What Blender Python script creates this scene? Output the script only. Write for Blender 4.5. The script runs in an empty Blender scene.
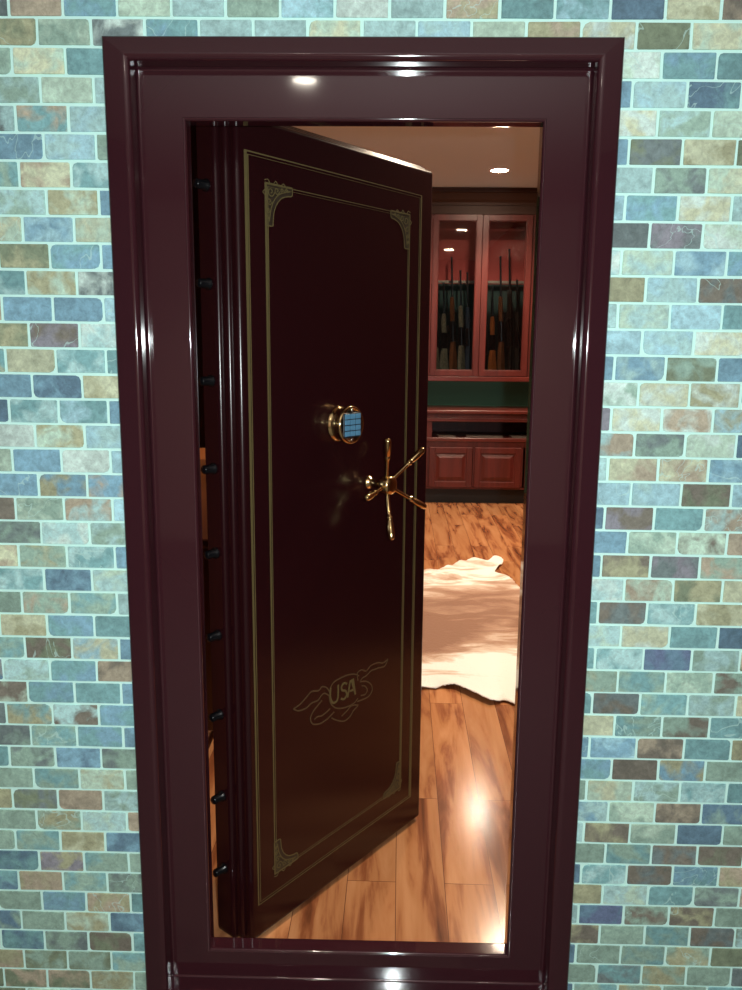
import bpy, bmesh, math, random
from math import sin, cos, pi, radians
from mathutils import Vector, Matrix

random.seed(11)
SC = bpy.context.scene
COL = SC.collection
EYE = 1.60                       # height of the lens above the outer floor

# ------------------------------------------------------------------ helpers
def lin(c):
    c = c / 255.0
    return c / 12.92 if c <= 0.04045 else ((c + 0.055) / 1.055) ** 2.4

def srgb(r, g, b, k=1.0):
    return (lin(r) * k, lin(g) * k, lin(b) * k)

def link(o, parent=None):
    COL.objects.link(o)
    if parent is not None:
        o.parent = parent
    return o

class MB:
    """collects shapes; build() makes them one mesh object"""
    def __init__(self):
        self.bm = bmesh.new()

    def face(self, vs, smooth=False):
        try:
            f = self.bm.faces.new(vs)
            f.smooth = smooth
            return f
        except ValueError:
            return None

    def box(self, x0, x1, y0, y1, z0, z1, bevel=0.0, seg=2, M=None):
        b = bmesh.new()
        bmesh.ops.create_cube(b, size=1.0)
        for v in b.verts:
            v.co = Vector(((x0 + x1) / 2 + v.co.x * (x1 - x0), (y0 + y1) / 2 + v.co.y * (y1 - y0), (z0 + z1) / 2 + v.co.z * (z1 - z0)))
        if bevel > 0:
            bmesh.ops.bevel(b, geom=b.edges[:], offset=bevel, segments=seg, profile=0.5, affect='EDGES')
        self.merge(b, M)

    def merge(self, b, M=None, smooth=False):
        m = {}
        for v in b.verts:
            m[v] = self.bm.verts.new(M @ v.co if M else v.co)
        for f in b.faces:
            self.face([m[v] for v in f.verts], smooth or f.smooth)
        b.free()

    def lathe(self, prof, seg=32, M=None, smooth=True, cap=True):
        """prof: (radius, height) along local z"""
        rings = []
        for r, h in prof:
            ring = []
            for i in range(seg):
                a = 2 * pi * i / seg
                p = Vector((r * cos(a), r * sin(a), h))
                ring.append(self.bm.verts.new(M @ p if M else p))
            rings.append(ring)
        for a, b in zip(rings[:-1], rings[1:]):
            for i in range(seg):
                j = (i + 1) % seg
                self.face([a[i], a[j], b[j], b[i]], smooth)
        if cap:
            self.face(rings[0][::-1]); self.face(rings[-1])

    def prism(self, poly, d0, d1, axis='y', M=None, smooth=False):
        """poly: 2D points; extruded along axis"""
        def P(a, b, d):
            p = Vector((a, d, b)) if axis == 'y' else (Vector((d, a, b)) if axis == 'x' else Vector((a, b, d)))
            return M @ p if M else p
        A = [self.bm.verts.new(P(a, b, d0)) for a, b in poly]
        B = [self.bm.verts.new(P(a, b, d1)) for a, b in poly]
        self.face(A); self.face(B[::-1])
        n = len(poly)
        for i in range(n):
            j = (i + 1) % n
            self.face([A[j], A[i], B[i], B[j]], smooth)

    def tube(self, pts, rad, seg=10, M=None):
        pts = [Vector(p) for p in pts]
        if not hasattr(rad, '__len__'):
            rad = [rad] * len(pts)
        prev = None
        rings = []
        for i, p in enumerate(pts):
            t = (pts[min(i + 1, len(pts) - 1)] - pts[max(i - 1, 0)]).normalized()
            if prev is None:
                up = Vector((0, 0, 1)) if abs(t.z) < 0.9 else Vector((1, 0, 0))
                u = t.cross(up).normalized()
            else:
                u = (prev - t * prev.dot(t)).normalized()
            prev = u
            w = t.cross(u)
            ring = []
            for k in range(seg):
                a = 2 * pi * k / seg
                q = p + (u * cos(a) + w * sin(a)) * rad[i]
                ring.append(self.bm.verts.new(M @ q if M else q))
            rings.append(ring)
        for a, b in zip(rings[:-1], rings[1:]):
            for k in range(seg):
                j = (k + 1) % seg
                self.face([a[k], a[j], b[j], b[k]], True)
        self.face(rings[0][::-1]); self.face(rings[-1])

    def ribbon(self, pts, w, y=0.0, t=0.0008, closed=False):
        """flat raised line in the local xz plane standing t proud towards -y"""
        n = len(pts)
        P = [Vector((p[0], 0, p[1])) for p in pts]
        L, Rr = [], []
        for i in range(n):
            if closed:
                a, b = P[(i - 1) % n], P[(i + 1) % n]
            else:
                a, b = P[max(i - 1, 0)], P[min(i + 1, n - 1)]
            tg = (b - a)
            if tg.length < 1e-9:
                tg = Vector((1, 0, 0))
            tg.normalize()
            nn = Vector((-tg.z, 0, tg.x))
            # mitre
            if (closed or 0 < i < n - 1):
                e1 = (P[i] - P[(i - 1) % n]).normalized()
                k = max(0.45, abs(nn.dot(Vector((-e1.z, 0, e1.x)))))
            else:
                k = 1
            L.append(P[i] + nn * (w / 2 / k)); Rr.append(P[i] - nn * (w / 2 / k))
        V = []
        for i in range(n):
            V.append([self.bm.verts.new(L[i] + Vector((0, y, 0))), self.bm.verts.new(L[i] + Vector((0, y - t, 0))),
                      self.bm.verts.new(Rr[i] + Vector((0, y - t, 0))), self.bm.verts.new(Rr[i] + Vector((0, y, 0)))])
        rng = range(n) if closed else range(n - 1)
        for i in rng:
            a, b = V[i], V[(i + 1) % n]
            for k in range(3):
                self.face([a[k], a[k + 1], b[k + 1], b[k]])
        if not closed:
            self.face(V[0]); self.face(V[-1][::-1])

    def build(self, name, mat, parent=None, fix=True, mats=None):
        if fix:
            bmesh.ops.recalc_face_normals(self.bm, faces=self.bm.faces[:])
        me = bpy.data.meshes.new(name)
        self.bm.to_mesh(me)
        self.bm.free()
        for m in (mats or [mat]):
            me.materials.append(m)
        return link(bpy.data.objects.new(name, me), parent)

def smooth_pts(pts, sub=6):
    out = []
    n = len(pts)
    for i in range(n - 1):
        p0, p1, p2, p3 = pts[max(i - 1, 0)], pts[i], pts[i + 1], pts[min(i + 2, n - 1)]
        for k in range(sub):
            t = k / sub
            out.append(tuple(0.5 * ((2 * p1[c]) + (-p0[c] + p2[c]) * t + (2 * p0[c] - 5 * p1[c] + 4 * p2[c] - p3[c]) * t * t
                                    + (-p0[c] + 3 * p1[c] - 3 * p2[c] + p3[c]) * t ** 3) for c in range(2)))
    out.append(tuple(pts[-1]))
    return out

def tag(o, label, cat, group=None):
    o['label'] = label
    o['category'] = cat
    if group:
        o['group'] = group
    return o

def struct(o):
    o['kind'] = 'structure'
    return o

def empty(name, loc, rz=0.0):
    o = bpy.data.objects.new(name, None)
    o.empty_display_size = 0.1
    o.location = loc
    o.rotation_euler = (0, 0, rz)
    return link(o)

# ------------------------------------------------------------------ materials
def newmat(name):
    m = bpy.data.materials.new(name)
    m.use_nodes = True
    nt = m.node_tree
    return m, nt, nt.nodes['Principled BSDF']

def mat(name, col, rough=0.5, metal=0.0, coat=0.0, coat_r=0.03, spec=0.5, emit=None, estr=0.0):
    m, nt, b = newmat(name)
    b.inputs['Base Color'].default_value = (*col, 1)
    b.inputs['Roughness'].default_value = rough
    b.inputs['Metallic'].default_value = metal
    b.inputs['Coat Weight'].default_value = coat
    b.inputs['Coat Roughness'].default_value = coat_r
    b.inputs['Specular IOR Level'].default_value = spec
    if emit:
        b.inputs['Emission Color'].default_value = (*emit, 1)
        b.inputs['Emission Strength'].default_value = estr
    return m

def N(nt, t, **kw):
    n = nt.nodes.new(t)
    for k, v in kw.items():
        setattr(n, k, v)
    return n

def wood(name, c1, c2, scale=(14, 14, 1.2), rough=0.3, coat=0.35, det=5):
    m, nt, b = newmat(name)
    tc = N(nt, 'ShaderNodeTexCoord')
    mp = N(nt, 'ShaderNodeMapping')
    mp.inputs['Scale'].default_value = scale
    no = N(nt, 'ShaderNodeTexNoise')
    no.inputs['Scale'].default_value = 1.6
    no.inputs['Detail'].default_value = det
    no.inputs['Distortion'].default_value = 0.8
    cr = N(nt, 'ShaderNodeValToRGB')
    cr.color_ramp.elements[0].position = 0.3
    cr.color_ramp.elements[0].color = (*c1, 1)
    cr.color_ramp.elements[1].position = 0.7
    cr.color_ramp.elements[1].color = (*c2, 1)
    nt.links.new(tc.outputs['Object'], mp.inputs['Vector'])
    nt.links.new(mp.outputs['Vector'], no.inputs['Vector'])
    nt.links.new(no.outputs['Fac'], cr.inputs['Fac'])
    nt.links.new(cr.outputs['Color'], b.inputs['Base Color'])
    b.inputs['Roughness'].default_value = rough
    b.inputs['Coat Weight'].default_value = coat
    b.inputs['Coat Roughness'].default_value = 0.12
    return m

M_PAINT = mat('maroon_gloss_paint', (0.036, 0.0085, 0.0125), 0.075, 0, 0.35, 0.03)
M_DOOR = mat('dark_maroon_door_paint', (0.018, 0.0032, 0.0045), 0.22, 0, 0.0, 0.02, 0.4)
M_GOLDLINE = mat('gold_pinstripe', (0.125, 0.10, 0.038), 0.5, 0.1)
M_GOLDFILL = mat('gold_filigree_ground', (0.030, 0.020, 0.012), 0.5)
M_GOLDDIM = mat('gold_emblem_line', (0.10, 0.065, 0.03), 0.5, 0.2)
M_BRASS = mat('polished_brass', (0.80, 0.58, 0.28), 0.12, 1.0)
M_CHROME = mat('satin_chrome', (0.62, 0.62, 0.62), 0.2, 1.0)
M_BLACKSTEEL = mat('black_steel', (0.004, 0.004, 0.005), 0.2, spec=0.25)
M_DARKPAD = mat('keypad_black', (0.012, 0.016, 0.022), 0.35)
M_KEY = mat('keypad_blue_key', (0.11, 0.30, 0.48), 0.35)
M_CHERRY = wood('cherry_wood', (0.070, 0.0085, 0.0065), (0.125, 0.0175, 0.0130), (10, 10, 1.0), 0.42, 0.05)
M_CHERRYDK = wood('dark_cherry_wood', (0.035, 0.010, 0.006), (0.065, 0.018, 0.010), (10, 10, 1.0))
M_CHERRYH = wood('cherry_wood_horizontal', (0.085, 0.0125, 0.0095), (0.145, 0.024, 0.018), (1.0, 10, 10))
M_TOE = mat('toe_kick_black', (0.006, 0.006, 0.006), 0.5)
M_FELTRED = mat('red_back_panel', (0.34, 0.045, 0.042), 0.75)
M_FELTGRN = mat('dark_green_felt', (0.010, 0.028, 0.028), 0.9)
M_GREENWALL = mat('green_wall_paint', (0.095, 0.27, 0.185), 0.7)
M_CEIL = mat('ceiling_paint', (0.76, 0.90, 0.99), 0.85)
M_WALLWARM = wood('honey_wood_panel', (0.36, 0.12, 0.04), (0.50, 0.20, 0.07), (9, 9, 0.8))
M_DARKWALL = mat('dark_red_wall_paint', (0.030, 0.012, 0.010), 0.6)
M_ROOMWALL = mat('beige_wall_paint', (0.60, 0.42, 0.36), 0.8)
M_ROOMCEIL = mat('warm_ceiling_paint', (0.46, 0.36, 0.34), 0.85)
M_ROOMSIDE = mat('dark_side_wall_paint', (0.075, 0.06, 0.07), 0.8)
M_ROOMFLOOR = mat('grey_carpet', (0.10, 0.09, 0.08), 0.95)
M_TRIM = mat('white_trim_ring', (0.75, 0.72, 0.68), 0.5)
M_STEEL = mat('gun_blued_steel', (0.045, 0.048, 0.056), 0.28, 0.8)
M_POLY = mat('black_polymer', (0.012, 0.013, 0.014), 0.5)
M_STOCK_OR = wood('orange_gunstock', (0.55, 0.15, 0.045), (0.72, 0.24, 0.075), (30, 30, 6))
M_STOCK_BR = wood('brown_gunstock', (0.20, 0.075, 0.035), (0.36, 0.15, 0.07), (30, 30, 6))
M_STOCK_GR = wood('olive_gunstock', (0.20, 0.21, 0.15), (0.46, 0.44, 0.33), (40, 40, 20), det=2)
M_STOCK_BL = mat('blue_grey_gunstock', (0.045, 0.080, 0.130), 0.5)
M_REST = mat('pale_rest_rail', (0.17, 0.14, 0.12), 0.5)
M_FRIEZE = mat('dark_cherry_satin', (0.050, 0.022, 0.014), 0.55, 0, 0, 0.1, 0.3)
M_PAPER = mat('pale_paper', (0.26, 0.21, 0.18), 0.7)

def emission(name, col, s):
    m = bpy.data.materials.new(name)
    m.use_nodes = True
    nt = m.node_tree
    nt.nodes.clear()
    e = N(nt, 'ShaderNodeEmission')
    e.inputs['Color'].default_value = (*col, 1)
    e.inputs['Strength'].default_value = s
    o = N(nt, 'ShaderNodeOutputMaterial')
    nt.links.new(e.outputs[0], o.inputs[0])
    return m

VAULT_L = 320.0
SPOT_W = 260.0
FRONT_L = 50.0
FRONT_SPOT_W = 88.0
FLASH_W = 112.0
M_LENSWARM = emission('warm_lamp_lens', (1.0, 0.79, 0.58), VAULT_L)
M_LENSCOOL = emission('front_lamp_lens', (1.0, 0.90, 0.76), FRONT_L)

# cabinet glass
M_GLASS = bpy.data.materials.new('cabinet_glass')
M_GLASS.use_nodes = True
nt = M_GLASS.node_tree
nt.nodes.clear()
tr = N(nt, 'ShaderNodeBsdfTransparent'); tr.inputs['Color'].default_value = (0.93, 0.95, 0.94, 1)
gl = N(nt, 'ShaderNodeBsdfGlossy'); gl.inputs['Roughness'].default_value = 0.02
fr = N(nt, 'ShaderNodeFresnel'); fr.inputs['IOR'].default_value = 1.45
mx = N(nt, 'ShaderNodeMixShader'); oo = N(nt, 'ShaderNodeOutputMaterial')
nt.links.new(fr.outputs[0], mx.inputs[0]); nt.links.new(tr.outputs[0], mx.inputs[1]); nt.links.new(gl.outputs[0], mx.inputs[2])
nt.links.new(mx.outputs[0], oo.inputs[0])

# slate tile: two colours per tile (face-corner attributes) mixed by noise
M_TILE, nt, b = newmat('slate_tile')
a1 = N(nt, 'ShaderNodeAttribute', attribute_name='tile_a')
a2 = N(nt, 'ShaderNodeAttribute', attribute_name='tile_b')
a3 = N(nt, 'ShaderNodeAttribute', attribute_name='tile_seed')
tc = N(nt, 'ShaderNodeTexCoord')
sep = N(nt, 'ShaderNodeSeparateColor')
nt.links.new(a3.outputs['Color'], sep.inputs[0])
mulv = N(nt, 'ShaderNodeMath', operation='MULTIPLY'); mulv.inputs[1].default_value = 40.0
nt.links.new(sep.outputs[0], mulv.inputs[0])
n1 = N(nt, 'ShaderNodeTexNoise', noise_dimensions='4D')
n1.inputs['Scale'].default_value = 22; n1.inputs['Detail'].default_value = 4; n1.inputs['Distortion'].default_value = 0.6
nt.links.new(tc.outputs['Object'], n1.inputs['Vector']); nt.links.new(mulv.outputs[0], n1.inputs['W'])
r1 = N(nt, 'ShaderNodeValToRGB')
r1.color_ramp.elements[0].position = 0.43; r1.color_ramp.elements[1].position = 0.60
nt.links.new(n1.outputs['Fac'], r1.inputs['Fac'])
mixA = N(nt, 'ShaderNodeMix', data_type='RGBA')
nt.links.new(r1.outputs['Color'], mixA.inputs[0]); nt.links.new(a1.outputs['Color'], mixA.inputs[6]); nt.links.new(a2.outputs['Color'], mixA.inputs[7])
# fine mottling of the stone
n2 = N(nt, 'ShaderNodeTexNoise', noise_dimensions='4D')
n2.inputs['Scale'].default_value = 70; n2.inputs['Detail'].default_value = 8; n2.inputs['Roughness'].default_value = 0.78; n2.inputs['Distortion'].default_value = 0.5
nt.links.new(tc.outputs['Object'], n2.inputs['Vector']); nt.links.new(mulv.outputs[0], n2.inputs['W'])
mr = N(nt, 'ShaderNodeMapRange')
mr.inputs['From Min'].default_value = 0.25; mr.inputs['From Max'].default_value = 0.75
mr.inputs['To Min'].default_value = 0.55; mr.inputs['To Max'].default_value = 1.45
nt.links.new(n2.outputs['Fac'], mr.inputs['Value'])
hs = N(nt, 'ShaderNodeHueSaturation')
hs.inputs['Saturation'].default_value = 0.84
nt.links.new(mr.outputs[0], hs.inputs['Value']); nt.links.new(mixA.outputs[2], hs.inputs['Color'])
# pale mineral veins on the tiles that have them (seed green channel)
n3 = N(nt, 'ShaderNodeTexNoise', noise_dimensions='4D')
n3.inputs['Scale'].default_value = 9; n3.inputs['Detail'].default_value = 3; n3.inputs['Distortion'].default_value = 1.2
nt.links.new(tc.outputs['Object'], n3.inputs['Vector']); nt.links.new(mulv.outputs[0], n3.inputs['W'])
sb = N(nt, 'ShaderNodeMath', operation='SUBTRACT'); sb.inputs[1].default_value = 0.5
ab = N(nt, 'ShaderNodeMath', operation='ABSOLUTE')
lt = N(nt, 'ShaderNodeMath', operation='LESS_THAN'); lt.inputs[1].default_value = 0.006
ml = N(nt, 'ShaderNodeMath', operation='MULTIPLY')
nt.links.new(n3.outputs['Fac'], sb.inputs[0]); nt.links.new(sb.outputs[0], ab.inputs[0]); nt.links.new(ab.outputs[0], lt.inputs[0])
nt.links.new(lt.outputs[0], ml.inputs[0]); nt.links.new(sep.outputs[1], ml.inputs[1])
mixV = N(nt, 'ShaderNodeMix', data_type='RGBA')
mixV.inputs[7].default_value = (0.50, 0.74, 0.70, 1)
nt.links.new(ml.outputs[0], mixV.inputs[0]); nt.links.new(hs.outputs['Color'], mixV.inputs[6])
nt.links.new(mixV.outputs[2], b.inputs['Base Color'])
b.inputs['Roughness'].default_value = 0.62
b.inputs['Specular IOR Level'].default_value = 0.3
bp = N(nt, 'ShaderNodeBump'); bp.inputs['Strength'].default_value = 0.25; bp.inputs['Distance'].default_value = 0.004
nt.links.new(n2.outputs['Fac'], bp.inputs['Height']); nt.links.new(bp.outputs[0], b.inputs['Normal'])
M_GROUT = mat('white_grout', srgb(206, 246, 238, 1.0), 0.9)

# wood floor planks
M_FLOOR, nt, b = newmat('tigerwood_planks')
tc = N(nt, 'ShaderNodeTexCoord')
sx = N(nt, 'ShaderNodeSeparateXYZ'); cx = N(nt, 'ShaderNodeCombineXYZ')
nt.links.new(tc.outputs['Object'], sx.inputs[0])
nt.links.new(sx.outputs['Y'], cx.inputs['X']); nt.links.new(sx.outputs['X'], cx.inputs['Y'])
mp = N(nt, 'ShaderNodeMapping'); mp.inputs['Location'].default_value = (0.33, 0.105, 0); mp.inputs['Rotation'].default_value = (0, 0, radians(-1.0))
nt.links.new(cx.outputs[0], mp.inputs['Vector'])
br = N(nt, 'ShaderNodeTexBrick')
br.offset = 0.37; br.offset_frequency = 2
br.inputs['Color1'].default_value = (0, 0, 0, 1); br.inputs['Color2'].default_value = (1, 1, 1, 1)
br.inputs['Mortar'].default_value = (0.5, 0.5, 0.5, 1)
br.inputs['Scale'].default_value = 1.0; br.inputs['Mortar Size'].default_value = 0.0011; br.inputs['Mortar Smooth'].default_value = 0.3
br.inputs['Brick Width'].default_value = 1.22; br.inputs['Row Height'].default_value = 0.142
nt.links.new(mp.outputs[0], br.inputs['Vector'])
w = N(nt, 'ShaderNodeMath', operation='MULTIPLY'); w.inputs[1].default_value = 23.0
nt.links.new(br.outputs['Color'], w.inputs[0])
mp2 = N(nt, 'ShaderNodeMapping'); mp2.inputs['Scale'].default_value = (13, 1.5, 1)
nt.links.new(tc.outputs['Object'], mp2.inputs['Vector'])
g = N(nt, 'ShaderNodeTexNoise', noise_dimensions='4D')
g.inputs['Scale'].default_value = 1.0; g.inputs['Detail'].default_value = 5; g.inputs['Distortion'].default_value = 0.7; g.inputs['Roughness'].default_value = 0.55
nt.links.new(mp2.outputs[0], g.inputs['Vector']); nt.links.new(w.outputs[0], g.inputs['W'])
cr = N(nt, 'ShaderNodeValToRGB')
el = cr.color_ramp.elements
el[0].position = 0.30; el[0].color = (0.085, 0.026, 0.012, 1)
el[1].position = 0.64; el[1].color = (0.54, 0.255, 0.115, 1)
e = el.new(0.42); e.color = (0.27, 0.090, 0.036, 1)
e = el.new(0.50); e.color = (0.45, 0.19, 0.078, 1)
nt.links.new(g.outputs['Fac'], cr.inputs['Fac'])
tint = N(nt, 'ShaderNodeMapRange'); tint.inputs['To Min'].default_value = 0.84; tint.inputs['To Max'].default_value = 1.12
nt.links.new(br.outputs['Color'], tint.inputs['Value'])
hs = N(nt, 'ShaderNodeHueSaturation')
nt.links.new(tint.outputs[0], hs.inputs['Value']); nt.links.new(cr.outputs['Color'], hs.inputs['Color'])
sm = N(nt, 'ShaderNodeMix', data_type='RGBA'); sm.inputs[7].default_value = (0.10, 0.035, 0.018, 1)
nt.links.new(br.outputs['Fac'], sm.inputs[0]); nt.links.new(hs.outputs['Color'], sm.inputs[6])
nt.links.new(sm.outputs[2], b.inputs['Base Color'])
b.inputs['Roughness'].default_value = 0.165
b.inputs['Specular IOR Level'].default_value = 0.26

# cowhide
M_HIDE, nt, b = newmat('cowhide_hair')
tc = N(nt, 'ShaderNodeTexCoord')
mp = N(nt, 'ShaderNodeMapping'); mp.inputs['Scale'].default_value = (1.9, 4.6, 1)
nt.links.new(tc.outputs['Object'], mp.inputs['Vector'])
g = N(nt, 'ShaderNodeTexNoise'); g.inputs['Scale'].default_value = 1.3; g.inputs['Detail'].default_value = 7; g.inputs['Roughness'].default_value = 0.62; g.inputs['Distortion'].default_value = 0.5
nt.links.new(mp.outputs[0], g.inputs['Vector'])
av = N(nt, 'ShaderNodeAttribute', attribute_name='hide_mask')
ad = N(nt, 'ShaderNodeMath', operation='MULTIPLY_ADD'); ad.inputs[1].default_value = 2.3; ad.inputs[2].default_value = -1.15
nt.links.new(g.outputs['Fac'], ad.inputs[0])
sm = N(nt, 'ShaderNodeMath', operation='ADD')
nt.links.new(ad.outputs[0], sm.inputs[0]); nt.links.new(av.outputs['Fac'], sm.inputs[1])
cr = N(nt, 'ShaderNodeValToRGB')
el = cr.color_ramp.elements
el[0].position = 0.22; el[0].color = (0.88, 0.86, 0.82, 1)
el[1].position = 0.95; el[1].color = (0.27, 0.13, 0.075, 1)
e = el.new(0.42); e.color = (0.66, 0.52, 0.42, 1)
e = el.new(0.65); e.color = (0.42, 0.245, 0.16, 1)
nt.links.new(sm.outputs[0], cr.inputs['Fac'])
nt.links.new(cr.outputs['Color'], b.inputs['Base Color'])
b.inputs['Roughness'].default_value = 0.8
b.inputs['Sheen Weight'].default_value = 0.15
n2 = N(nt, 'ShaderNodeTexNoise'); n2.inputs['Scale'].default_value = 90; n2.inputs['Detail'].default_value = 4
nt.links.new(tc.outputs['Object'], n2.inputs['Vector'])
bp = N(nt, 'ShaderNodeBump'); bp.inputs['Strength'].default_value = 0.5; bp.inputs['Distance'].default_value = 0.01
nt.links.new(n2.outputs['Fac'], bp.inputs['Height']); nt.links.new(bp.outputs[0], b.inputs['Normal'])

# ------------------------------------------------------------------ the tiled wall
PAL = {'B': (92, 152, 182), 'b': (142, 200, 216), 'T': (92, 156, 162), 't': (152, 202, 202), 'G': (128, 166, 146), 'g': (174, 208, 182),
       'Y': (196, 202, 160), 'y': (158, 156, 112), 'O': (166, 146, 118), 'N': (104, 92, 78), 'D': (92, 108, 110), 'P': (122, 116, 130),
       'W': (196, 222, 212), 'M': (102, 116, 84), 'S': (62, 104, 134), 'V': (62, 78, 122)}
# rows of slate as the wall shows them: (first tile left of the frame, tiles), (first tile right of it, tiles)
ROWS = {
 -1: ((-1, 'D O BT g t G bT W t Oy T bT S Yy NO'), None),
 0: ((-1, 'My gG WD BT t t Yg t bt g yO YW M Yg'), None),
 1: ((-1, 'G Yg T'), (11, 'Wg TB T')), 2: ((-1, 'Gt g t'), (10, 'B tb ST')),
 3: ((-1, 'Dt TO bt'), (11, 'YW Gt g')), 4: ((-1, 'B bt GD'), (10, 'B MD Yy M')),
 5: ((-1, 'TG YO Tt'), (11, 't GD gY')), 6: ((-1, 'Gt yg B'), (10, 'b TB YW t')),
 7: ((-1, 'Yg bB gY'), (11, 'D PD Wg')), 8: ((-1, 'My BT B'), (10, 'Wt tg Bb BT')),
 9: ((-1, 'Tt yg WD'), (11, 'y tb ND')), 10: ((-1, 'B B b'), (10, 't tg b T')),
 11: ((-1, 'My PN tW'), (11, 'b bt WY')), 12: ((-1, 'Y Tt T'), (10, 'B Bt MG B')),
 13: ((-1, 'B SB yY'), (11, 'WG WY yW')), 14: ((-2, 'S tT Tb B'), (10, 'P WY OW yb')),
 15: ((-1, 'W yg tb'), (11, 'Ot DG gW S')), 16: ((-2, 'g B W b'), (10, 't YO YO bB')),
 17: ((-1, 'B yB BO'), (11, 'b bt NM b')), 18: ((-2, 'N Gg Ot b'), (10, 'SB NP T Ot')),
 19: ((-1, 'DG Wt Gt'), (11, 'B Gg gN O')), 20: ((-2, 'YO Gy Tt B'), (10, 'B yN DP OG')),
 21: ((-1, 'Tt BS gt'), (11, 'Wt gO yM Y')), 22: ((-2, 'G GO GT t'), (10, 'T ND tT yY')),
 23: ((-1, 'Yy BT T'), (11, 'tg YW T S')), 24: ((-2, 'TG NM Yb B'), (10, 'T tT VS Gt')),
 25: ((-1, 'tG TB ON'), (11, 'Gy TG Gg GN')), 26: ((-2, 'gN TB T B'), (10, 'T DN GT tG')),
 27: ((-2, 'D yT Nt TB'), (11, 'Y TG GN T')), 28: ((-2, 'GD TG TB B'), (10, 'B Bb NO T y')),
 29: ((-2, 'T GD BS GD'), (11, 'TB N yB G')), 30: ((-2, 'G GT gy G'), (10, 'G gY Gt tT T')),
 31: ((-2, 'y MD O tG'), (11, 'tB gG NO SG')), 32: ((-2, 'G yG tg O'), (10, 't Ny Gg S G')),
 33: ((-2, 'G TG Yy BS'), (11, 'G GT ND MN')), 34: ((-2, 'TS yP GT G'), (10, 'S Tt ND TB Oy')),
 35: ((-2, 'ST yO GT GD'), (11, 'y tg T DG')), 36: ((-2, 'G TB yO T'), (10, 't SV GN Ny G')),
 37: ((-2, 'GS G gy BS'), (11, 'Ny G TG DN')), 38: ((-2, 'TS GD NM T'), (10, 'S G GT yG M')),
 39: ((-2, 'yO MG GM TG'), (11, 'G DT Gy G')), 40: ((-3, 'M MO OM yg G'), (10, 'S GT yG G T')),
}
TW, TH, X0, Z0, TI = 0.1050, 0.05243, -0.6879, 0.6177 + EYE, 0.0038
GR = 0.0030                       # half a grout joint... each tile is inset by this much
HX0, HX1, HZ1 = -0.515, 0.405, 0.548 + EYE

def tile_letters(r, c):
    if r in ROWS:
        for blk in ROWS[r]:
            if blk:
                ls = blk[1].split()
                i = c - blk[0]
                if 0 <= i < len(ls):
                    return ls[i]
    k = random.choice('BbTTttGGgyYOMNDSW')
    return k + (random.choice('TtGgyO') if random.random() < 0.5 else '')

bm = bmesh.new()
la = bm.loops.layers.float_color.new('tile_a')
lb = bm.loops.layers.float_color.new('tile_b')
ls_ = bm.loops.layers.float_color.new('tile_seed')
for r in range(-8, 43):
    for c in range(-15, 28):
        off = 0.0 if r % 2 == 0 else -0.5
        xa, xb = X0 + (c + off) * TW + GR, X0 + (c + 1 + off) * TW - GR
        za, zb = Z0 - (r + 1) * TH + GR * 0.9, Z0 - r * TH - GR * 0.9
        za = max(za, 0.0)
        lt_ = tile_letters(r, c)
        if zb - za < 0.008 or zb > 2.62:
            continue
        # keep clear of the opening behind the frame
        xm, zm = (xa + xb) / 2, (za + zb) / 2
        if xb > HX0 and xa < HX1 and za < HZ1:
            if xa < HX0 - 0.008 and xm < 0:
                xb = HX0 - 0.002
            elif xb > HX1 + 0.008 and xm > 0:
                xa = HX1 + 0.002
            elif zb > HZ1 + 0.006:
                za = HZ1 + 0.002
            else:
                continue
        j = lambda s: random.uniform(-s, s)
        pts = []
        for (sx_, sz_) in ((0, 0), (1, 0), (1, 1), (0, 1)):
            cx_, cz_ = (xb if sx_ else xa), (zb if sz_ else za)
            ch = random.choice([0.001, 0.0015, 0.002, 0.0025, 0.003]) if random.random() < 0.9 else random.uniform(0.006, 0.013)
            ch = min(ch, (zb - za) * 0.3, (xb - xa) * 0.3)
            ix, iz = (-ch if sx_ else ch), (-ch if sz_ else ch)
            two = [(cx_ + ix + j(.0006), cz_ + j(.0006)), (cx_ + ix * 0.3, cz_ + iz * 0.3), (cx_ + j(.0006), cz_ + iz + j(.0006))]
            if (sx_ + sz_) % 2 == 0:
                two = two[::-1]
            pts += two
        # points run anticlockwise seen from the camera side
        cxm = sum(p[0] for p in pts) / len(pts); czm = sum(p[1] for p in pts) / len(pts)
        pts.sort(key=lambda p: math.atan2((p[1] - czm) * 2.0, p[0] - cxm))
        rot = lambda x, z: (x + (z - EYE) * TI, z - x * TI)
        top_y = random.uniform(-0.0006, 0.0006)
        front, mid, back = [], [], []
        for (x, z) in pts:
            X, Z = rot(x, z)
            ddx, ddz = cxm - x, czm - z
            L = math.hypot(ddx, ddz)
            Xi, Zi = rot(x + ddx / L * 0.0013, z + ddz / L * 0.0013)
            front.append(bm.verts.new((Xi, top_y, Zi)))
            mid.append(bm.verts.new((X, top_y + 0.0013, Z)))
            back.append(bm.verts.new((X, 0.006, Z)))
        col1 = PAL[lt_[0]]
        col2 = PAL[lt_[-1]]
        var = random.uniform(0.93, 1.06)
        if len(lt_) == 1:
            col2 = tuple(v * 0.88 for v in col2)
        wash = lambda c: [min(255, (v * 0.82 + q * 0.18) * var) for v, q in zip(c, (205, 235, 228))]
        c1 = (*srgb(*wash(col1)), 1)
        c2 = (*srgb(*wash(col2)), 1)
        sd = (random.random(), 0.5 if random.random() < 0.16 else 0.0, 0, 1)
        fs = [bm.faces.new(front)]
        n = len(pts)
        for i in range(n):
            k = (i + 1) % n
            fs.append(bm.faces.new([mid[i], mid[k], front[k], front[i]]))
            fs.append(bm.faces.new([back[i], back[k], mid[k], mid[i]]))
        for f in fs:
            f.material_index = 0
            for l in f.loops:
                l[la] = c1; l[lb] = c2; l[ls_] = sd
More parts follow.
